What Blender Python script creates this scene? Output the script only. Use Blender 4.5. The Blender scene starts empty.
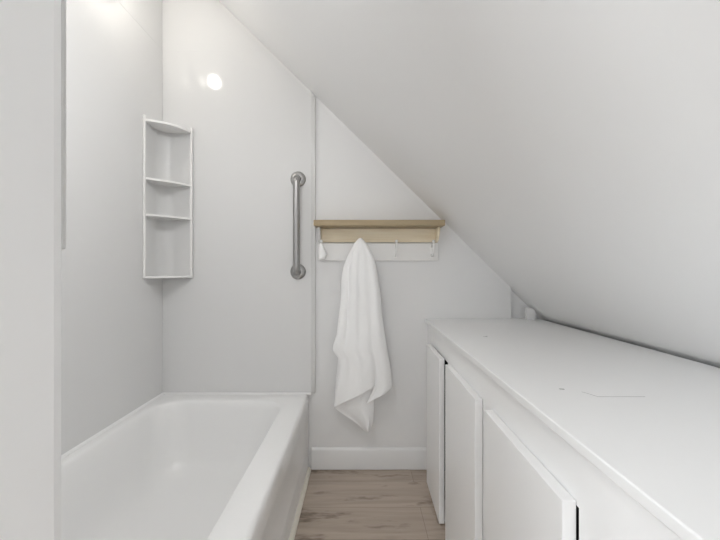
import bpy, bmesh, math, random
from mathutils import Vector, Matrix
random.seed(7)
SC = bpy.context.scene
COL = SC.collection
PI = math.pi

# ------------------------------------------------------------------ materials
def mat(name, col, rough=0.5, metal=0.0, spec=0.5, coat=0.0, bump=None, emit=None, est=0.0):
    m = bpy.data.materials.new(name); m.use_nodes = True
    nt = m.node_tree; b = nt.nodes['Principled BSDF']
    b.inputs['Base Color'].default_value = (*col, 1)
    b.inputs['Roughness'].default_value = rough
    b.inputs['Metallic'].default_value = metal
    b.inputs['Specular IOR Level'].default_value = spec
    b.inputs['Coat Weight'].default_value = coat
    if emit:
        b.inputs['Emission Color'].default_value = (*emit, 1)
        b.inputs['Emission Strength'].default_value = est
    if bump:
        scale, dist, strength = bump
        tc = nt.nodes.new('ShaderNodeTexCoord')
        n = nt.nodes.new('ShaderNodeTexNoise'); n.inputs['Scale'].default_value = scale
        n.inputs['Detail'].default_value = 3
        bp = nt.nodes.new('ShaderNodeBump'); bp.inputs['Distance'].default_value = dist
        bp.inputs['Strength'].default_value = strength
        nt.links.new(tc.outputs['Object'], n.inputs['Vector'])
        nt.links.new(n.outputs['Fac'], bp.inputs['Height'])
        nt.links.new(bp.outputs['Normal'], b.inputs['Normal'])
    return m

def wood(name, c1, c2, c3, rough, stretch, grain_axis):
    """streaky wood: noise stretched along one axis"""
    m = mat(name, c1, rough)
    nt = m.node_tree; b = nt.nodes['Principled BSDF']
    tc = nt.nodes.new('ShaderNodeTexCoord'); mp = nt.nodes.new('ShaderNodeMapping')
    s = [stretch]*3; s[grain_axis] = stretch*0.06
    mp.inputs['Scale'].default_value = s
    n = nt.nodes.new('ShaderNodeTexNoise'); n.inputs['Scale'].default_value = 1.0
    n.inputs['Detail'].default_value = 6; n.inputs['Distortion'].default_value = 0.8
    r = nt.nodes.new('ShaderNodeValToRGB')
    e = r.color_ramp.elements
    e[0].position = .30; e[0].color = (*c1, 1)
    e[1].position = .72; e[1].color = (*c3, 1)
    k = r.color_ramp.elements.new(.5); k.color = (*c2, 1)
    nt.links.new(tc.outputs['Object'], mp.inputs['Vector'])
    nt.links.new(mp.outputs['Vector'], n.inputs['Vector'])
    nt.links.new(n.outputs['Fac'], r.inputs['Fac'])
    nt.links.new(r.outputs['Color'], b.inputs['Base Color'])
    return m

def floor_material():
    m = mat('plank_vinyl', (.2, .16, .12), .45)
    nt = m.node_tree; L = nt.links; b = nt.nodes['Principled BSDF']
    tc = nt.nodes.new('ShaderNodeTexCoord')
    mp = nt.nodes.new('ShaderNodeMapping'); mp.inputs['Location'].default_value = (.52, .115, 0)
    br = nt.nodes.new('ShaderNodeTexBrick')
    br.inputs['Scale'].default_value = 1
    br.inputs['Brick Width'].default_value = 1.22
    br.inputs['Row Height'].default_value = .178
    br.inputs['Mortar Size'].default_value = .0009
    br.inputs['Mortar Smooth'].default_value = .3
    br.offset = .37
    br.inputs['Color1'].default_value = (0.420, 0.352, 0.292, 1)
    br.inputs['Color2'].default_value = (0.500, 0.424, 0.356, 1)
    br.inputs['Mortar'].default_value = (.24, .19, .155, 1)
    L.new(tc.outputs['Object'], mp.inputs['Vector']); L.new(mp.outputs['Vector'], br.inputs['Vector'])
    # long grain
    mp2 = nt.nodes.new('ShaderNodeMapping'); mp2.inputs['Scale'].default_value = (2.2, 26, 1)
    n = nt.nodes.new('ShaderNodeTexNoise'); n.inputs['Scale'].default_value = 1; n.inputs['Detail'].default_value = 7
    n.inputs['Roughness'].default_value = .62; n.inputs['Distortion'].default_value = .7
    L.new(tc.outputs['Object'], mp2.inputs['Vector']); L.new(mp2.outputs['Vector'], n.inputs['Vector'])
    r = nt.nodes.new('ShaderNodeValToRGB'); e = r.color_ramp.elements
    e[0].position = .25; e[0].color = (.76, .74, .72, 1); e[1].position = .66; e[1].color = (1.05, 1.05, 1.05, 1)
    L.new(n.outputs['Fac'], r.inputs['Fac'])
    mx = nt.nodes.new('ShaderNodeMix'); mx.data_type = 'RGBA'; mx.blend_type = 'MULTIPLY'
    mx.inputs['Factor'].default_value = 1
    L.new(br.outputs['Color'], mx.inputs['A']); L.new(r.outputs['Color'], mx.inputs['B'])
    # broad patches and dark knots
    mp3 = nt.nodes.new('ShaderNodeMapping'); mp3.inputs['Scale'].default_value = (3.5, 13, 1)
    mp3.inputs['Location'].default_value = (.3, .9, 0)
    n3 = nt.nodes.new('ShaderNodeTexNoise'); n3.inputs['Scale'].default_value = 1; n3.inputs['Detail'].default_value = 4
    n3.inputs['Roughness'].default_value = .7
    L.new(tc.outputs['Object'], mp3.inputs['Vector']); L.new(mp3.outputs['Vector'], n3.inputs['Vector'])
    r3 = nt.nodes.new('ShaderNodeValToRGB'); e = r3.color_ramp.elements
    e[0].position = .33; e[0].color = (.42, .38, .34, 1); e[1].position = .44; e[1].color = (1, 1, 1, 1)
    L.new(n3.outputs['Fac'], r3.inputs['Fac'])
    mx2 = nt.nodes.new('ShaderNodeMix'); mx2.data_type = 'RGBA'; mx2.blend_type = 'MULTIPLY'
    mx2.inputs['Factor'].default_value = .85
    L.new(mx.outputs['Result'], mx2.inputs['A']); L.new(r3.outputs['Color'], mx2.inputs['B'])
    # individual dark knots and a darker patch, each with its own place on the planks
    nz = nt.nodes.new('ShaderNodeTexNoise'); nz.inputs['Scale'].default_value = 22; nz.inputs['Detail'].default_value = 5
    L.new(tc.outputs['Object'], nz.inputs['Vector'])
    sub = nt.nodes.new('ShaderNodeVectorMath'); sub.operation = 'MULTIPLY_ADD'
    sub.inputs[1].default_value = (.10, .035, 0); L.new(nz.outputs['Color'], sub.inputs[0])
    off = nt.nodes.new('ShaderNodeVectorMath'); off.operation = 'ADD'; off.inputs[1].default_value = (-.05, -.0175, 0)
    L.new(tc.outputs['Object'], off.inputs[0]); L.new(off.outputs[0], sub.inputs[2])
    cur = mx2.outputs['Result']
    for (x, y, sx, sy, st) in ((.021, 1.547, .085, .011, .50), (-.175, 1.58, .050, .014, .42), (.075, 1.375, .075, .010, .45), (.20, 1.69, .11, .035, .16), (-.03, 1.40, .03, .008, .3), (.11, 1.56, .06, .008, .35), (-.21, 1.68, .05, .12, .10)):
        mpk = nt.nodes.new('ShaderNodeMapping'); mpk.vector_type = 'TEXTURE'
        mpk.inputs['Location'].default_value = (x, y, 0); mpk.inputs['Scale'].default_value = (sx, sy, 1)
        ln = nt.nodes.new('ShaderNodeVectorMath'); ln.operation = 'LENGTH'
        mr = nt.nodes.new('ShaderNodeMapRange'); mr.interpolation_type = 'SMOOTHSTEP'
        mr.inputs['From Min'].default_value = 0; mr.inputs['From Max'].default_value = 1.2
        mr.inputs['To Min'].default_value = st; mr.inputs['To Max'].default_value = 0
        mk = nt.nodes.new('ShaderNodeMix'); mk.data_type = 'RGBA'
        mk.inputs['B'].default_value = (.075, .050, .034, 1)
        L.new(sub.outputs[0], mpk.inputs['Vector']); L.new(mpk.outputs[0], ln.inputs[0])
        L.new(ln.outputs['Value'], mr.inputs['Value']); L.new(mr.outputs['Result'], mk.inputs['Factor'])
        L.new(cur, mk.inputs['A']); cur = mk.outputs['Result']
    L.new(cur, b.inputs['Base Color'])
    return m

WHITE = (.80, .795, .785)
M = dict(
    paint=mat('wall_paint', (.765, .765, .765), .55, bump=(60, .0006, .25)),
    ceil=mat('ceiling_paint', (.81, .81, .808), .6, bump=(45, .0008, .25)),
    partition=mat('partition_paint', (.88, .88, .88), .5),
    panel=mat('surround_acrylic', (.70, .70, .698), .09, spec=.5, bump=(2.2, .004, .25)),
    molded=mat('shelf_plastic', (.81, .805, .795), .25),
    tub=mat('tub_enamel', (.835, .835, .833), .3),
    trimgrey=mat('channel_grey', (.62, .62, .615), .35),
    trimwhite=mat('trim_gloss', (.77, .77, .768), .28),
    cornerbead=mat('corner_bead', (.82, .82, .82), .4),
    shell=mat('shelf_shell', (.64, .64, .638), .45),  # darker than the ledges, so shade inside the shelf is in the colour
    caulk=mat('caulk_strip', (.80, .77, .68), .45),
    cab=mat('cabinet_paint', (.86, .86, .86), .38, bump=(30, .0006, .2)),
    ctop=mat('countertop_laminate', (.81, .81, .81), .32, bump=(3, .002, .12)),
    dark=mat('gap_dark', (.05, .05, .05), .8),  # near-black stands in for the shade inside the cabinet gaps
    scratch=mat('scratch_grey', (.42, .42, .41), .6),
    steel=mat('brushed_steel', (.42, .415, .41), .30, metal=1.0),
    white_metal=mat('white_metal', (.82, .82, .81), .3),
    towel=mat('terry_cloth', (.93, .93, .93), .95, spec=.1, bump=(420, .003, .7)),
    pine=wood('shelf_pine', (.76, .65, .46), (.83, .73, .55), (.87, .79, .63), .5, 45, 0),
    edge=wood('shelf_edge_wood', (.34, .26, .15), (.40, .31, .19), (.36, .30, .19), .5, 45, 0),
    floor=floor_material(),
    lamp=mat('lamp_glass', (.9, .9, .9), .3, emit=(1, .95, .87), est=40.0),
    led=mat('ceiling_lamp_glass', (.9, .9, .9), .3, emit=(1, .985, .96), est=1.0),
    slopelamp=mat('slope_lamp_glass', (.9, .9, .9), .3, emit=(1, 1, 1), est=41.0),
    glass=mat('window_glass', (.9, .95, 1), .05),
)

# ------------------------------------------------------------------ mesh helpers
def link(name, bm, m, parent=None, smooth=False, bevel=0.0, seg=2, angle=35):
    me = bpy.data.meshes.new(name)
    bmesh.ops.recalc_face_normals(bm, faces=bm.faces)
    bm.to_mesh(me); bm.free()
    o = bpy.data.objects.new(name, me); COL.objects.link(o)
    if m is not None: me.materials.append(m)
    if parent is not None: o.parent = parent
    if smooth:
        for p in me.polygons: p.use_smooth = True
        md = o.modifiers.new('es', 'EDGE_SPLIT'); md.split_angle = math.radians(angle)
    if bevel:
        b = o.modifiers.new('bv', 'BEVEL'); b.width = bevel; b.segments = seg
        b.limit_method = 'ANGLE'; b.angle_limit = math.radians(40)
        if not smooth:
            for p in me.polygons: p.use_smooth = True
            b.harden_normals = True
    return o

def box(bm, x0, x1, y0, y1, z0, z1):
    v = [bm.verts.new((x, y, z)) for x in (x0, x1) for y in (y0, y1) for z in (z0, z1)]
    for f in ((0,1,3,2), (4,6,7,5), (0,4,5,1), (2,3,7,6), (0,2,6,4), (1,5,7,3)):
        bm.faces.new([v[i] for i in f])
    return v

def prism(bm, pts, axis, a, b):
    """extrude a 2D polygon along axis (0,1,2) from a to b"""
    def P(p, t):
        if axis == 0: return (t, p[0], p[1])
        if axis == 1: return (p[0], t, p[1])
        return (p[0], p[1], t)
    A = [bm.verts.new(P(p, a)) for p in pts]; B = [bm.verts.new(P(p, b)) for p in pts]
    bm.faces.new(A); bm.faces.new(B[::-1])
    n = len(pts)
    for i in range(n):
        bm.faces.new((A[i], A[(i+1) % n], B[(i+1) % n], B[i]))

def tube(bm, pts, r, n=16, cap=True):
    pts = [Vector(p) for p in pts]; rings = []
    rr = r if isinstance(r, (list, tuple)) else [r]*len(pts)
    up = None
    for i, p in enumerate(pts):
        d = (pts[min(i+1, len(pts)-1)] - pts[max(i-1, 0)]).normalized()
        if up is None:
            up = Vector((0, 0, 1)) if abs(d.z) < .9 else Vector((1, 0, 0))
        u = d.cross(up).normalized(); w = u.cross(d).normalized(); up = w
        rings.append([bm.verts.new(p + (u*math.cos(2*PI*k/n) + w*math.sin(2*PI*k/n))*rr[i]) for k in range(n)])
    for a, b in zip(rings, rings[1:]):
        for k in range(n):
            bm.faces.new((a[k], a[(k+1) % n], b[(k+1) % n], b[k]))
    if cap:
        bm.faces.new(rings[0][::-1]); bm.faces.new(rings[-1])

def lathe(bm, prof, c, axis, n=32):
    """prof: (radius, t) along axis vector from point c"""
    c = Vector(c); d = Vector(axis).normalized()
    u = d.cross(Vector((0, 0, 1)) if abs(d.z) < .9 else Vector((1, 0, 0))).normalized(); w = d.cross(u)
    rings = []
    for r, t in prof:
        if r < 1e-6: rings.append([bm.verts.new(c + d*t)])
        else: rings.append([bm.verts.new(c + d*t + (u*math.cos(2*PI*k/n) + w*math.sin(2*PI*k/n))*r) for k in range(n)])
    for a, b in zip(rings, rings[1:]):
        for k in range(n):
            k2 = (k+1) % n
            if len(a) == 1 and len(b) == 1: continue
            if len(a) == 1: bm.faces.new((a[0], b[k2], b[k]))
            elif len(b) == 1: bm.faces.new((a[k], a[k2], b[0]))
            else: bm.faces.new((a[k], a[k2], b[k2], b[k]))

def tag(o, label, cat, group=None):
    o['label'] = label; o['category'] = cat
    if group: o['group'] = group
    return o
def structure(o, label=None):
    o['kind'] = 'structure'
    if label: o['label'] = label
    return o
def empty(name, loc=(0, 0, 0)):
    o = bpy.data.objects.new(name, None); COL.objects.link(o); o.location = loc
    o.empty_display_size = .1
    return o
def BM(): return bmesh.new()

# ------------------------------------------------------------------ room numbers (metres, camera looks along +Y)
H = .98                      # camera height
D = 1.773                    # far wall
LX = -.970                   # tub-side wall
AX = -.250                   # tub apron / partition end face
RT = .376                    # tub rim height
CZ = .740                    # countertop height
TOPZ = 2.45
BACKX, BACKY = -1.60, -1.80
PY = .309                    # rear face of the partition (tub side)
def slope_z(x): return CZ + (.900 - x)*.98
def slope_x(z): return .900 - (z - CZ)/.98

# ------------------------------------------------------------------ setting
b = BM(); box(b, BACKX-.1, 1.25, BACKY-.1, D+.1, -.08, 0); structure(link('floor', b, M['floor']), 'grey brown wood plank floor')
b = BM(); RX, RD = .744, .028
box(b, LX-.1, RX, D, D+.1, 0, TOPZ+.3); box(b, RX, 1.25, D+RD, D+.1, 0, TOPZ+.3)
box(b, RX, 1.25, D, D+RD, 0, CZ-.0180); structure(link('wall_far', b, M['paint']), 'white far wall below the sloped ceiling')
b = BM(); box(b, LX-.1, LX, PY-.12, D, 0, TOPZ+.1); structure(link('wall_left', b, M['paint']), 'white wall along the bathtub')
# partition with softly rounded outer corners
b = BM()
R_ = .009
pts = [(BACKX, PY)]
pts += [(AX-.0075, PY), (AX-.0056, PY-.0010), (AX, PY-.0150)]
for k in range(7):
    a = -PI/2*k/6; pts.append((AX-R_+R_*math.cos(a), PY-.12+R_+R_*math.sin(a)))
pts.append((BACKX, PY-.12))
prism(b, pts, 2, 0, TOPZ)
b.faces.ensure_lookup_table()
o = link('wall_partition', b, M['partition'])
o.data.materials.append(M['cornerbead'])
for p in o.data.polygons:      # slightly darker strip along the chamfered edge
    if abs(p.center.y-(PY-.008)) < .003 and p.center.x > AX-.02: p.material_index = 1
structure(o, 'pale grey end of partition wall at the left edge')
GX0, GX1, GZ0, GZ1 = -.62, .20, .10, 1.36
b = BM()
box(b, BACKX, GX0, BACKY-.1, BACKY, 0, TOPZ); box(b, GX1, 1.25, BACKY-.1, BACKY, 0, TOPZ)
box(b, GX0, GX1, BACKY-.1, BACKY, 0, GZ0); box(b, GX0, GX1, BACKY-.1, BACKY, GZ1, TOPZ)
structure(link('wall_back', b, M['paint']))
b = BM()
for a in ((GX0, GX0+.04, GZ0, GZ1), (GX1-.04, GX1, GZ0, GZ1), (GX0+.04, GX1-.04, GZ0, GZ0+.04), (GX0+.04, GX1-.04, GZ1-.04, GZ1)):
    box(b, a[0], a[1], BACKY-.07, BACKY-.02, a[2], a[3])
structure(link('window_2', b, M['trimwhite']))  # unseen window added behind the camera to pass fill light
# side wall with opening for an added fill window (behind the camera)
WY0, WY1, WZ0, WZ1 = -1.45, -.35, .95, 2.05
b = BM()
box(b, BACKX-.1, BACKX, BACKY, WY0, 0, TOPZ); box(b, BACKX-.1, BACKX, WY1, PY-.12, 0, TOPZ)
box(b, BACKX-.1, BACKX, WY0, WY1, 0, WZ0); box(b, BACKX-.1, BACKX, WY0, WY1, WZ1, TOPZ)
structure(link('wall_side', b, M['paint']))
b = BM()
for a in ((WY0, WY0+.04, WZ0, WZ1), (WY1-.04, WY1, WZ0, WZ1), (WY0+.04, WY1-.04, WZ0, WZ0+.04), (WY0+.04, WY1-.04, WZ1-.04, WZ1), (WY0+.04, WY1-.04, 1.48, 1.52)):
    box(b, BACKX-.07, BACKX-.02, a[0], a[1], a[2], a[3])
structure(link('window_1', b, M['trimwhite']))
# ceiling : flat strip and long slope, one thick shell
b = BM()
sx = slope_x(TOPZ); xe = 1.10
prism(b, [(BACKX-.1, TOPZ), (sx, TOPZ), (xe, slope_z(xe)), (xe+.1, slope_z(xe)+.05), (sx+.06, TOPZ+.12), (BACKX-.1, TOPZ+.12)], 1, BACKY-.1, D+RD)
structure(link('ceiling', b, M['ceil']), 'white steeply sloped attic ceiling')
# low wall hidden behind the counter
b = BM(); box(b, 1.02, 1.10, BACKY, D, 0, slope_z(1.02)); structure(link('wall_right', b, M['paint']))
# baseboard on far wall
b = BM()
prism(b, [(D-.012, .0025), (D-.012, .094), (D-.010, .100), (D-.005, .106), (D, .108), (D, .0025)], 0, AX+.012, .330)
structure(link('baseboard_far', b, M['trimwhite'], bevel=.0015), 'white baseboard at the foot of the far wall')
# ------------------------------------------------------------------ shower surround panels
PT = .006
PF = D - .012           # face of far panel at left corner
root = empty('surround_panel', ((LX+AX)/2, D, RT))
tag(root, 'glossy white bathtub surround panel on the far wall behind the grab bar', 'wall panel')
b = BM()
# five-sided sheet clipped by the slope; left side stands a hair further off the wall than the right
SEAM = 2.052
def pan(x): return D - (.014 - (x-LX)/(-.232-LX)*.005)
poly = [(LX, RT+.001), (-.236, RT+.001), (-.236, slope_z(-.236)-.0006), (slope_x(SEAM)-.0006, SEAM), (LX, SEAM)]
A = [b.verts.new((x, pan(x), z)) for x, z in poly]; B = [b.verts.new((x, D, z)) for x, z in poly]
b.faces.new(A); b.faces.new(B[::-1])
for i in range(5): b.faces.new((A[i], A[(i+1) % 5], B[(i+1) % 5], B[i]))
o = link('panel_sheet', b, M['panel'], root); o.matrix_parent_inverse = Matrix.Translation(root.location).inverted()
_far = root; _poly2 = [(LX, SEAM+.0007), (slope_x(SEAM+.0007)-.0004, SEAM+.0007), (slope_x(TOPZ-.006)-.0004, TOPZ-.006), (LX, TOPZ-.006)]
def par(o, root):
    o.parent = root; o.matrix_parent_inverse = Matrix.Translation(root.location).inverted(); return o
b = BM()
A = [b.verts.new((x, pan(x)+.0008, z)) for x, z in _poly2]; B = [b.verts.new((x, D, z)) for x, z in _poly2]
b.faces.new(A); b.faces.new(B[::-1])
for i in range(4): b.faces.new((A[i], A[(i+1) % 4], B[(i+1) % 4], B[i]))
par(link('upper_sheet', b, M['panel']), root)
b = BM(); box(b, -.2350, -.2185, pan(-.236)-.005, D, RT+.002, slope_z(-.2185)-.003)
e = par(link('edge_trim', b, M['trimgrey'], bevel=.0015), root); e['label'] = 'thin grey channel strip down the right edge'

root = empty('surround_panel', (LX, (PY+D)/2, RT))
tag(root, 'glossy white bathtub surround panel on the left wall', 'wall panel')
b = BM(); box(b, LX+.0005, LX+.006, PY+.001, D-.015, RT+.001, SEAM)
par(link('panel_sheet', b, M['panel'], bevel=.0015), root)
b = BM(); box(b, LX+.0005, LX+.0052, PY+.001, D-.015, SEAM+.0007, TOPZ-.002)
par(link('upper_sheet', b, M['panel'], bevel=.001), root)
# narrow channel on the rear face of the partition
b = BM(); box(b, AX-.0150, AX-.0062, PY, PY+.006, .998, SEAM)
o = link('edge_channel', b, M['trimgrey'], bevel=.0015)
tag(o, 'thin grey vertical channel at the corner of the left partition', 'edge trim')

# ------------------------------------------------------------------ bathtub
root = empty('bathtub', ((LX+AX)/2, (PY+D)/2, 0))
tag(root, 'white alcove bathtub set against the far wall', 'bathtub')
TX0, TX1, TY0, TY1 = LX+.0065, AX, PY+.004, D-.0150
def rrect(x0, x1, y0, y1, r, z, n=10):
    out = []
    for (cx, cy, a0) in ((x1-r, y1-r, 0), (x0+r, y1-r, PI/2), (x0+r, y0+r, PI), (x1-r, y0+r, 1.5*PI)):
        for k in range(n+1):
            a = a0 + PI/2*k/n; out.append((cx+r*math.cos(a), cy+r*math.sin(a), z))
    return out
b = BM()
rings = [
    rrect(TX0+.004, TX1-.004, TY0+.002, TY1-.002, .012, .29),
    rrect(TX0, TX1-.001, TY0, TY1, .014, RT-.050),
    rrect(TX0, TX1, TY0, TY1, .016, RT-.022),
    rrect(TX0+.001, TX1-.002, TY0+.001, TY1-.001, .016, RT-.010),
    rrect(TX0+.004, TX1-.007, TY0+.004, TY1-.004, .018, RT-.003),
    rrect(TX0+.009, TX1-.014, TY0+.009, TY1-.009, .020, RT),
    rrect(TX0+.036, TX1-.090, TY0+.088, TY1-.082, .120, RT-.001),
    rrect(TX0+.041, TX1-.095, TY0+.094, TY1-.088, .120, RT-.004),
    rrect(TX0+.046, TX1-.100, TY0+.100, TY1-.094, .120, RT-.014),
    rrect(TX0+.051, TX1-.105, TY0+.106, TY1-.100, .120, RT-.034),
    rrect(TX0+.062, TX1-.114, TY0+.118, TY1-.112, .13, RT-.10),
    rrect(TX0+.070, TX1-.122, TY0+.130, TY1-.130, .13, RT-.18),
    rrect(TX0+.082, TX1-.132, TY0+.145, TY1-.155, .13, RT-.24),
    rrect(TX0+.108, TX1-.155, TY0+.170, TY1-.195, .13, RT-.285),
    rrect(TX0+.150, TX1-.190, TY0+.215, TY1-.260, .12, RT-.306),
    rrect(TX0+.200, TX1-.235, TY0+.270, TY1-.340, .10, RT-.312),
]
V = [[b.verts.new(p) for p in r] for r in rings]
n = len(V[0])
for a, c in zip(V, V[1:]):
    for k in range(n): b.faces.new((a[k], a[(k+1) % n], c[(k+1) % n], c[k]))
b.faces.new(V[-1])
par(link('basin', b, M['tub'], smooth=True, angle=70), root)
# apron with shallow recessed field
b = BM()
def rect(x, y0, y1, z0, z1): return [b.verts.new(p) for p in ((x, y0, z0), (x, y1, z0), (x, y1, z1), (x, y0, z1))]
ax = AX-.004
q0 = rect(ax, TY0, D-.003, .002, RT-.049)
q1 = rect(ax, TY0+.07, D-.045, .075, RT-.085)
q2 = rect(ax-.009, TY0+.085, D-.060, .090, RT-.100)
for a, c in ((q0, q1), (q1, q2)):
    for k in range(4): b.faces.new((a[k], a[(k+1) % 4], c[(k+1) % 4], c[k]))
b.faces.new(q2)
q3 = rect(ax-.03, TY0, D-.003, .002, RT-.049)
for k in range(4): b.faces.new((q0[k], q0[(k+1) % 4], q3[(k+1) % 4], q3[k]))
b.faces.new(q3[::-1])
par(link('apron', b, M['tub'], bevel=.004, seg=3), root)
b = BM(); lathe(b, [(.001, 0), (.030, 0), (.030, .002), (.022, .003), (.018, .001), (0, .001)], (-.62, .68, RT-.3115), (0, 0, 1))
par(link('drain', b, M['steel'], smooth=True), root)
b = BM()
prism(b, [(LX+.0062, RT-.006), (LX+.017, RT-.001), (LX+.016, RT+.0015), (LX+.010, RT+.003), (LX+.0062, RT+.006)], 1, TY0, D-.0145)
prism(b, [(D-.0140, RT-.006), (D-.025, RT-.001), (D-.024, RT+.0015), (D-.018, RT+.003), (D-.0140, RT+.006)], 0, LX+.0062, -.240)
par(link('caulk_bead', b, M['tub'], smooth=True), root)
# quarter round at the foot of the apron
b = BM()
prof = [(ax, .001)] + [(ax + .0155*math.cos(PI/2*k/6), .001+.017*math.sin(PI/2*k/6)) for k in range(7)]
prism(b, prof, 1, TY0, D-.013)
o = link('trim_1', b, M['caulk'], smooth=True); structure(o, 'cream quarter round strip along the foot of the bathtub')

# ------------------------------------------------------------------ corner shelf
cx, cy = LX+.0065, D-.0205
WL, WR = .158, .150      # extents from the corner along the left wall / far wall
root = empty('corner_shelf', (cx, cy, .953))
tag(root, 'white moulded corner caddy with four curved ledges above the bathtub', 'corner shelf')
PL = Vector((cx, cy-WL)); PR = Vector((cx+WR, cy))
def back_curve(off=0.0, n=14):
    """concave back : from left flange across the corner to right flange"""
    out = []
    r = .065
    out.append((cx+.004+off, cy-WL+.010))
    for k in range(n+1):
        a = PI - PI/2*k/n
        out.append((cx+.004+off+r+(r)*math.cos(a), cy-.004-off-r+(r)*math.sin(a)))
    out.append((cx+WR-.010, cy-.004-off))
    return out
def ledge_front(bulge, n=14):
    out = []
    nrm = (Vector((1, -1))).normalized()
    for k in range(n+1):
        t = k/n
        p = PR.lerp(PL, t) + nrm*bulge*4*t*(1-t)
        out.append((p.x, p.y))
    return out
b = BM()
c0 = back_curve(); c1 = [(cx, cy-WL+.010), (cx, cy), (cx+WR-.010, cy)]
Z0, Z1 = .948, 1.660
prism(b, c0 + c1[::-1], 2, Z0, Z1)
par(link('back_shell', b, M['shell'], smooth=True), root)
b = BM(); box(b, cx, cx+.011, cy-WL-.001, cy-WL+.011, Z0-.002, Z1+.010)
par(link('side_flange', b, M['molded'], bevel=.003), root)
b = BM(); box(b, cx+WR-.011, cx+WR+.001, cy-.011, cy, Z0-.002, Z1+.010)
par(link('side_flange', b, M['molded'], bevel=.003), root)
for z, bulge, th in ((1.652, .034, .010), (1.392, .020, .009), (1.231, .018, .009), (.953, .016, .010)):
    b = BM()
    prism(b, ledge_front(bulge) + [(cx+.0005, cy-WL), (cx+.0005, cy-.0005), (cx+WR, cy-.0005)][0:3], 2, z-th, z)
    par(link('ledge', b, M['molded'], bevel=.003), root)

# ------------------------------------------------------------------ grab bar
gx = -.303
pf = pan(gx)
root = empty('grab_bar', (gx, pf, 1.19))
tag(root, 'brushed steel vertical grab bar on the far surround panel', 'grab bar')
zb, zt = .972, 1.424
yb = pf-.050
b = BM()
P = []
rb = .030
for k in range(9):
    a = PI/2*k/8
    P.append((gx, yb+rb-rb*math.sin(a) if False else pf-.002-(.048-rb)*0 - 0, 0)) if False else None
path = [(gx, pf-.002, zb)]
for k in range(9):
    a = PI/2*k/8; path.append((gx, yb+rb - rb*math.sin(a), zb+.000+rb-rb*math.cos(a)))
for k in range(9):
    a = PI/2*(1-k/8); path.append((gx, yb+rb - rb*math.sin(a), zt-rb+rb*math.cos(a)))
path.append((gx, pf-.002, zt))
tube(b, path, .0165, 24)
par(link('bar', b, M['steel'], smooth=True, angle=60), root)
for z in (zb, zt):
    b = BM(); lathe(b, [(.0001, 0), (.038, 0), (.038, .003), (.034, .009), (.022, .012), (.0175, .013)], (gx, pf, z), (0, -1, 0), 40)
    fl = par(link('flange', b, M['steel'], smooth=True, angle=50), root)

# ------------------------------------------------------------------ wall shelf with hooks
root = empty('hook_shelf', (.09, D, 1.12))
tag(root, 'pine wall shelf with a row of white coat hooks beside the grab bar', 'wall shelf')
SX0, SX1 = -.2145, .393
b = BM(); box(b, SX0, SX1, D-.113, D-.001, 1.185, 1.2115)
o = par(link('shelf_board', b, M['edge'], bevel=.002), root); o['label'] = 'darker oak coloured shelf board'
b = BM(); box(b, -.190, .372, D-.016, D-.001, 1.116, 1.183)
par(link('back_board', b, M['pine'], bevel=.0015), root)
for x in (-.196, .374):
    b = BM()
    prism(b, [(D-.001, 1.183), (D-.070, 1.183), (D-.070, 1.170), (D-.045, 1.135), (D-.030, 1.120), (D-.001, 1.114)], 0, x-.006, x+.006)
    par(link('bracket', b, M['trimwhite'] if x < 0 else M['pine'], bevel=.0015), root)
b = BM(); box(b, -.206, .384, D-.011, D-.001, 1.025, 1.1105)
par(link('hook_rail', b, M['molded'], bevel=.002), root)
def hook(x):
    b = BM()
    y = D-.0105
    box(b, x-.007, x+.007, y-.003, y, 1.038, 1.108)
    tube(b, [(x, y-.002, 1.055), (x, y-.018, 1.048), (x, y-.036, 1.052), (x, y-.046, 1.072), (x, y-.050, 1.098), (x, y-.050, 1.112)], [.004, .004, .0042, .004, .0038, .004], 12)
    lathe(b, [(0, -.0075), (.0055, -.005), (.0075, 0), (.0055, .005), (0, .0075)], (x, y-.050, 1.117), (0, 0, 1), 16)
    tube(b, [(x, y-.002, 1.092), (x, y-.014, 1.096), (x, y-.024, 1.106)], [.0035, .0035, .004], 10)
    return par(link('hook', b, M['white_metal'], smooth=True), root)
HX = [-.184, -.004, .174, .350]
for x in HX: hook(x)

# little cloth scrap on the leftmost hook
b = BM()
hx = HX[0]; yy = D-.066
prof = [(0.0, 1.108, .004, .004), (0.0, 1.098, .009, .007), (.003, 1.080, .014, .010), (.008, 1.060, .019, .012), (.008, 1.046, .017, .011), (.003, 1.034, .012, .009)]
rr = []
for dx, z, rx, ry in prof:
    rr.append([b.verts.new((hx+dx+rx*math.cos(2*PI*k/20)*(1+.12*math.sin(5*2*PI*k/20)), yy+ry*math.sin(2*PI*k/20), z)) for k in range(20)])
for a, c in zip(rr, rr[1:]):
    for k in range(20): b.faces.new((a[k], a[(k+1) % 20], c[(k+1) % 20], c[k]))
b.faces.new(rr[0][::-1]); b.faces.new(rr[-1])
o = link('small_cloth', b, M['towel'], smooth=True, angle=80)
tag(o, 'small white cloth bundle hanging from the leftmost hook', 'cloth')

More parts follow.
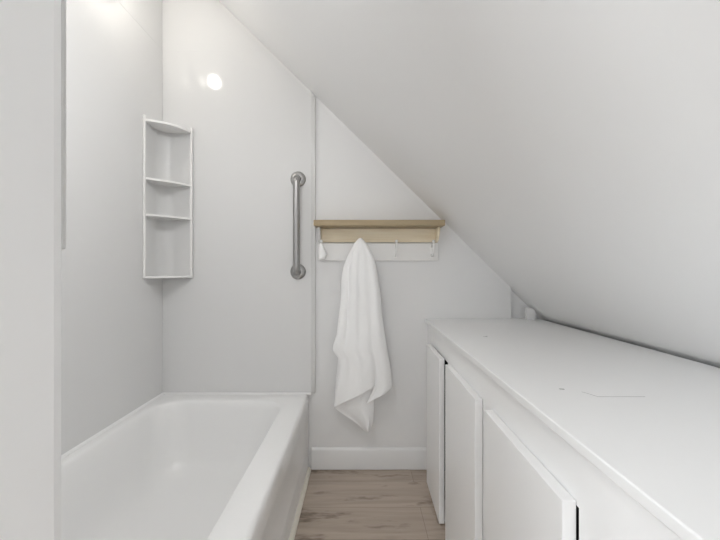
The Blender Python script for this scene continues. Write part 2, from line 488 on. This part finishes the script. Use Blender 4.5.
# ------------------------------------------------------------------ towel
TD = D-.075               # depth of the towel's middle
def px(x, y, d=TD): return ((x-360)/360*d, H-(y-270)/360*d)
def interp(tab, y):
    if y <= tab[0][0]: return tab[0][1]
    for (a, va), (c, vc) in zip(tab, tab[1:]):
        if y <= c:
            t = (y-a)/(c-a); return va+(vc-va)*t
    return tab[-1][1]
Lo = [(238,359.6),(240,357.6),(243,355),(250,351),(258,347),(268,343.5),(278,341.7),(298,341),(312,339.5),(324,338),(336,336.5),(344,333.6),(350,332.6),(354,335),(358,339),(366,339.5),(378,338),(392,336),(408,334)]
Ro = [(238,361),(240,363),(243,365.5),(250,369.5),(258,373.5),(263,375),(275,377.3),(289,379.6),(300,380.8),(313,381.6),(330,384),(342,386),(360,389),(372,390.8),(387,391.8),(395,388.5),(406,377)]
def hem(u):   # bottom row (photo y) of the front fold for column u 0..1
    tab = [(0, 408), (.25, 402), (.5, 394.5), (.70, 386), (.715, 405), (.80, 400), (.92, 394), (1, 388)]
    return interp(tab, u)
def front(u, y):
    l, r = interp(Lo, y), interp(Ro, y)
    return l + (r-l)*u
root = empty('towel', (0, TD, 1.12))
tag(root, 'white terry towel draped over the second hook from the left', 'towel')
NU, NV = 60, 70
def sheet(name, Lt, Rt, hemf, depthf, top=238.0, thick=.005, nu=NU, nv=NV):
    b = BM(); G = []
    for j in range(nv+1):
        row = []
        for i in range(nu+1):
            u = i/nu; yb_ = hemf(u); y = top + (yb_-top)*j/nv
            l, r = interp(Lt, y), interp(Rt, y)
            x = l+(r-l)*u
            dy = depthf(u, (y-238)/170.0)
            X, Z = px(x, y, TD)
            row.append(b.verts.new((X*(TD+dy)/TD, TD+dy, H+(Z-H)*(TD+dy)/TD)))
        G.append(row)
    for j in range(nv):
        for i in range(nu):
            b.faces.new((G[j][i], G[j+1][i], G[j+1][i+1], G[j][i+1]))
    o = link(name, b, M['towel'], smooth=True, angle=75)
    for p in o.data.polygons: p.use_smooth = True
    md = o.modifiers.new('sol', 'SOLIDIFY'); md.thickness = thick; md.offset = 0
    md2 = o.modifiers.new('sub', 'SUBSURF'); md2.levels = 1; md2.render_levels = 1
    o.modifiers.remove(o.modifiers['es'])
    par(o, root); return o
def ridge(u, c, w): return math.exp(-((u-c)/w)**2)
def d_front(u, t):
    belly = -.030*math.sqrt(max(0, 1-(2*u-1)**2))*min(1, .35+t*2.5)
    k = min(1, max(0, t-.02)*4)
    f = -.006*ridge(u, .34+.10*t, .09)*k + .014*ridge(u, .19+.02*t, .045)*k*max(0,1-1.1*t) - .005*ridge(u, .62-.05*t, .12)*k \
        + .010*ridge(u, .76-.06*t, .05)*max(0, min(1, (t-.35)*2.2)) - .012*ridge(u, .90, .09)*k + .002*ridge(u, .46, .06)*k
    f += .003*math.sin(9*u+7*t)*k + .004*math.sin(14*t+3*u)*k*u
    return belly + f + .008
sheet('front_fold', Lo, Ro, hem, d_front)
# rear fold : long pointed tail showing under the hem, and the side turned back to the wall
Lb = [(238,359.8),(250,355),(268,346),(300,345),(340,342),(356,338.5),(380,336),(408,334),(415,344),(422,355),(432,366.5)]
Rb = [(238,360.8),(250,366),(268,372),(300,376),(340,381),(385,374),(408,373.8),(422,373),(427,370.8),(432,368.5)]
def d_rear(u, t):
    return .014 + .008*math.sin(6.5*u+1)*min(1, t*2) - .010*ridge(u, .75, .16)*max(0, t-.5)*2
sheet('rear_fold', Lb, Rb, lambda u: 432, d_rear)
# back of the towel toward the wall
Lc = [(238,359.8),(250,355),(268,347),(300,345),(345,345),(380,350),(395,352)]
Rc = [(238,360.8),(250,366),(268,371),(300,376),(345,381),(380,384),(392,383)]
sheet('wall_fold', Lc, Rc, lambda u: 392-14*u, lambda u, t: .030+.006*math.sin(7*u))

# ------------------------------------------------------------------ cabinet
CF = .320
root = empty('base_cabinet', (.6, .95, 0))
tag(root, 'long low white built in cabinet under the sloped ceiling', 'cabinet')
FY0, FY1 = .10, D-.001
DT, DB = .640, .010            # door top / bottom
doors = [(1.375, 1.650), (.950, 1.297), (.530, .876)]
b = BM()
ztop = CZ-.0175
x0, x1 = CF, CF+.018
OT = .632                      # opening top
# face frame : top rail, stiles, thin bottom rail
box(b, x0, x1, FY0, FY1, OT, ztop)
opens = [(1.350, 1.64), (.962, 1.285), (.526, .864)]
ys = [FY1]
for (a, c) in opens:
    box(b, x0, x1, c, ys[-1], 0.0, OT); ys.append(a)
box(b, x0, x1, FY0, ys[-1], 0, OT)
for (a, c) in opens: box(b, x0, x1, a, c, 0, .035)
def skew(o, shift=0):      # the cabinet stands a touch out of square with the room
    for v in o.data.vertices: v.co.x += .012*(v.co.y-.53) + shift
    return o
skew(par(link('face_frame', b, M['cab']), root))
b = BM()
box(b, x1+.018, 1.0, FY1-.016, FY1, 0, ztop-.06); box(b, x1+.018, 1.0, FY0, FY0+.016, 0, ztop-.06)
for y in (.90, 1.305): box(b, x1+.018, .98, y-.008, y+.008, 0, ztop-.06)
box(b, .98, .996, FY0, FY1, 0, ztop-.06)
par(link('carcass', b, M['dark']), root)
for (a, c) in doors:
    b = BM(); box(b, CF-.0225, CF-.0010, a, c, DB, DT)
    skew(par(link('door', b, M['cab'], bevel=.0018), root), -.006 if a > 1.3 else 0)

# countertop : thick slab, front edge very slightly out of square
root = empty('countertop', (.6, .95, CZ))
tag(root, 'white laminate countertop on the low cabinet', 'countertop')
b = BM()
prism(b, [(.3175, D-.0025), (.3025, .10), (.884, .10), (.884, D+RD-.001), (RX+.001, D+RD-.001), (RX+.001, D-.0025)], 2, CZ-.0170, CZ)
par(link('top_slab', b, M['ctop'], bevel=.003, seg=3), root)
def mark(pts, w):
    b = BM()
    for (xa, ya), (xb, yb2) in zip(pts, pts[1:]):
        d = Vector((xb-xa, yb2-ya)).normalized(); nn = Vector((-d.y, d.x))*w/2
        vs = [(xa+nn.x, ya+nn.y), (xa-nn.x, ya-nn.y), (xb-nn.x, yb2-nn.y), (xb+nn.x, yb2+nn.y)]
        prism(b, vs, 2, CZ-.0002, CZ+.0003)
    return par(link('scratch', b, M['scratch']), root)
s = mark([(.437, .709), (.4506, .6816), (.540, .6816)], .0012); s['label'] = 'thin dark scratch line'
s = mark([(.402, .726), (.411, .724)], .006); s['label'] = 'small dark chip'
s = mark([(.446, 1.304), (.456, 1.292)], .004); s['label'] = 'small dark chip'
s = mark([(.454, 1.300), (.462, 1.306)], .004); s['label'] = 'small dark chip'

# small block in the back corner of the counter
b = BM()
prism(b, [(.800, CZ+.0003), (.842, CZ+.0003), (.842, CZ+.040), (.832, CZ+.054), (.800, CZ+.057)], 1, D-.046, D-.026)
o = link('corner_block', b, M['trimwhite'], bevel=.002)
tag(o, 'small white block in the far corner of the countertop', 'block')

# ------------------------------------------------------------------ lamps
root = empty('wall_sconce', (LX, 1.33, 2.11))
tag(root, 'small round glass wall lamp above the bathtub panels', 'lamp')
b = BM(); lathe(b, [(.0001, 0), (.050, 0), (.050, .012), (.030, .020), (.030, .028), (.088, .034), (.090, .040), (.085, .040), (.026, .036), (.018, .052)], (LX, 1.32, 2.13), (1, 0, 0))  # wide rim disc added to keep the globe's light off the wall
par(link('base_plate', b, M['steel'], smooth=True), root)
b = BM(); bmesh.ops.create_uvsphere(b, u_segments=32, v_segments=20, radius=.036, matrix=Matrix.Translation((LX+.088, 1.32, 2.13)))
par(link('globe', b, M['lamp'], smooth=True), root)

root = empty('ceiling_lamp', (-1.15, -.75, TOPZ))  # unseen lamp added behind the camera as weak fill
tag(root, 'round flush ceiling lamp behind the partition', 'lamp')
b = BM(); lathe(b, [(.0001, 0), (.17, 0), (.17, .03), (.155, .035)], (-1.15, -.75, TOPZ), (0, 0, -1), 40)
par(link('base_ring', b, M['white_metal'], smooth=True), root)
b = BM(); lathe(b, [(.155, .03), (.14, .055), (.09, .072), (0, .08)], (-1.15, -.75, TOPZ), (0, 0, -1), 40)
par(link('diffuser', b, M['led'], smooth=True), root)

# flush light added on the slope to brighten the tub (above the frame)
lx, ly = -.255, .75
lz = slope_z(lx); nn = (-.70, 0, -.714)
root = empty('ceiling_lamp', (lx, ly, lz))
tag(root, 'round flush lamp on the sloped ceiling above the bathtub edge', 'lamp')
b = BM(); lathe(b, [(.0001, 0), (.105, 0), (.105, .018), (.097, .022)], (lx, ly, lz), nn, 40)
par(link('base_ring', b, M['white_metal'], smooth=True), root)
b = BM(); lathe(b, [(.097, .018), (.088, .034), (.055, .046), (0, .050)], (lx, ly, lz), nn, 40)
par(link('diffuser', b, M['slopelamp'], smooth=True), root)

def area(name, loc, rot, sx_, sy_, power, col):
    l = bpy.data.lights.new(name, 'AREA'); l.shape = 'RECTANGLE'; l.size = sx_; l.size_y = sy_
    l.energy = power; l.color = col
    o = bpy.data.objects.new(name, l); COL.objects.link(o); o.location = loc; o.rotation_euler = rot
    return o
# added daylight fill through fill_window_1 (behind the camera, to the left)
area('window_daylight', (BACKX-.09, (WY0+WY1)/2, (WZ0+WZ1)/2), (0, -PI/2, 0), WZ1-WZ0, WY1-WY0, 30, (.93, .97, 1))
area('door_daylight', ((GX0+GX1)/2, BACKY-.09, (GZ0+GZ1)/2), (PI/2, 0, 0), GX1-GX0, GZ1-GZ0, 6, (.95, .975, 1))  # added frontal fill, set outside the back wall opening

w = bpy.data.worlds.new('World'); SC.world = w; w.use_nodes = True
w.node_tree.nodes['Background'].inputs[0].default_value = (.9, .95, 1, 1)
w.node_tree.nodes['Background'].inputs[1].default_value = .3

# ------------------------------------------------------------------ camera
cam = bpy.data.cameras.new('camera'); cam.sensor_width = 36; cam.lens = 18.0; cam.clip_start = .01
co = bpy.data.objects.new('camera', cam); COL.objects.link(co)
co.location = (0, 0, H); co.rotation_euler = (PI/2, 0, 0)
SC.camera = co
vs = SC.view_settings
vs.view_transform = 'Standard'; vs.look = 'None'; vs.gamma = 1; vs.exposure = 0.47
vs.use_curve_mapping = False
SC.cycles.max_bounces = 16; SC.cycles.diffuse_bounces = 12; SC.cycles.glossy_bounces = 6
SC.cycles.use_denoising = True
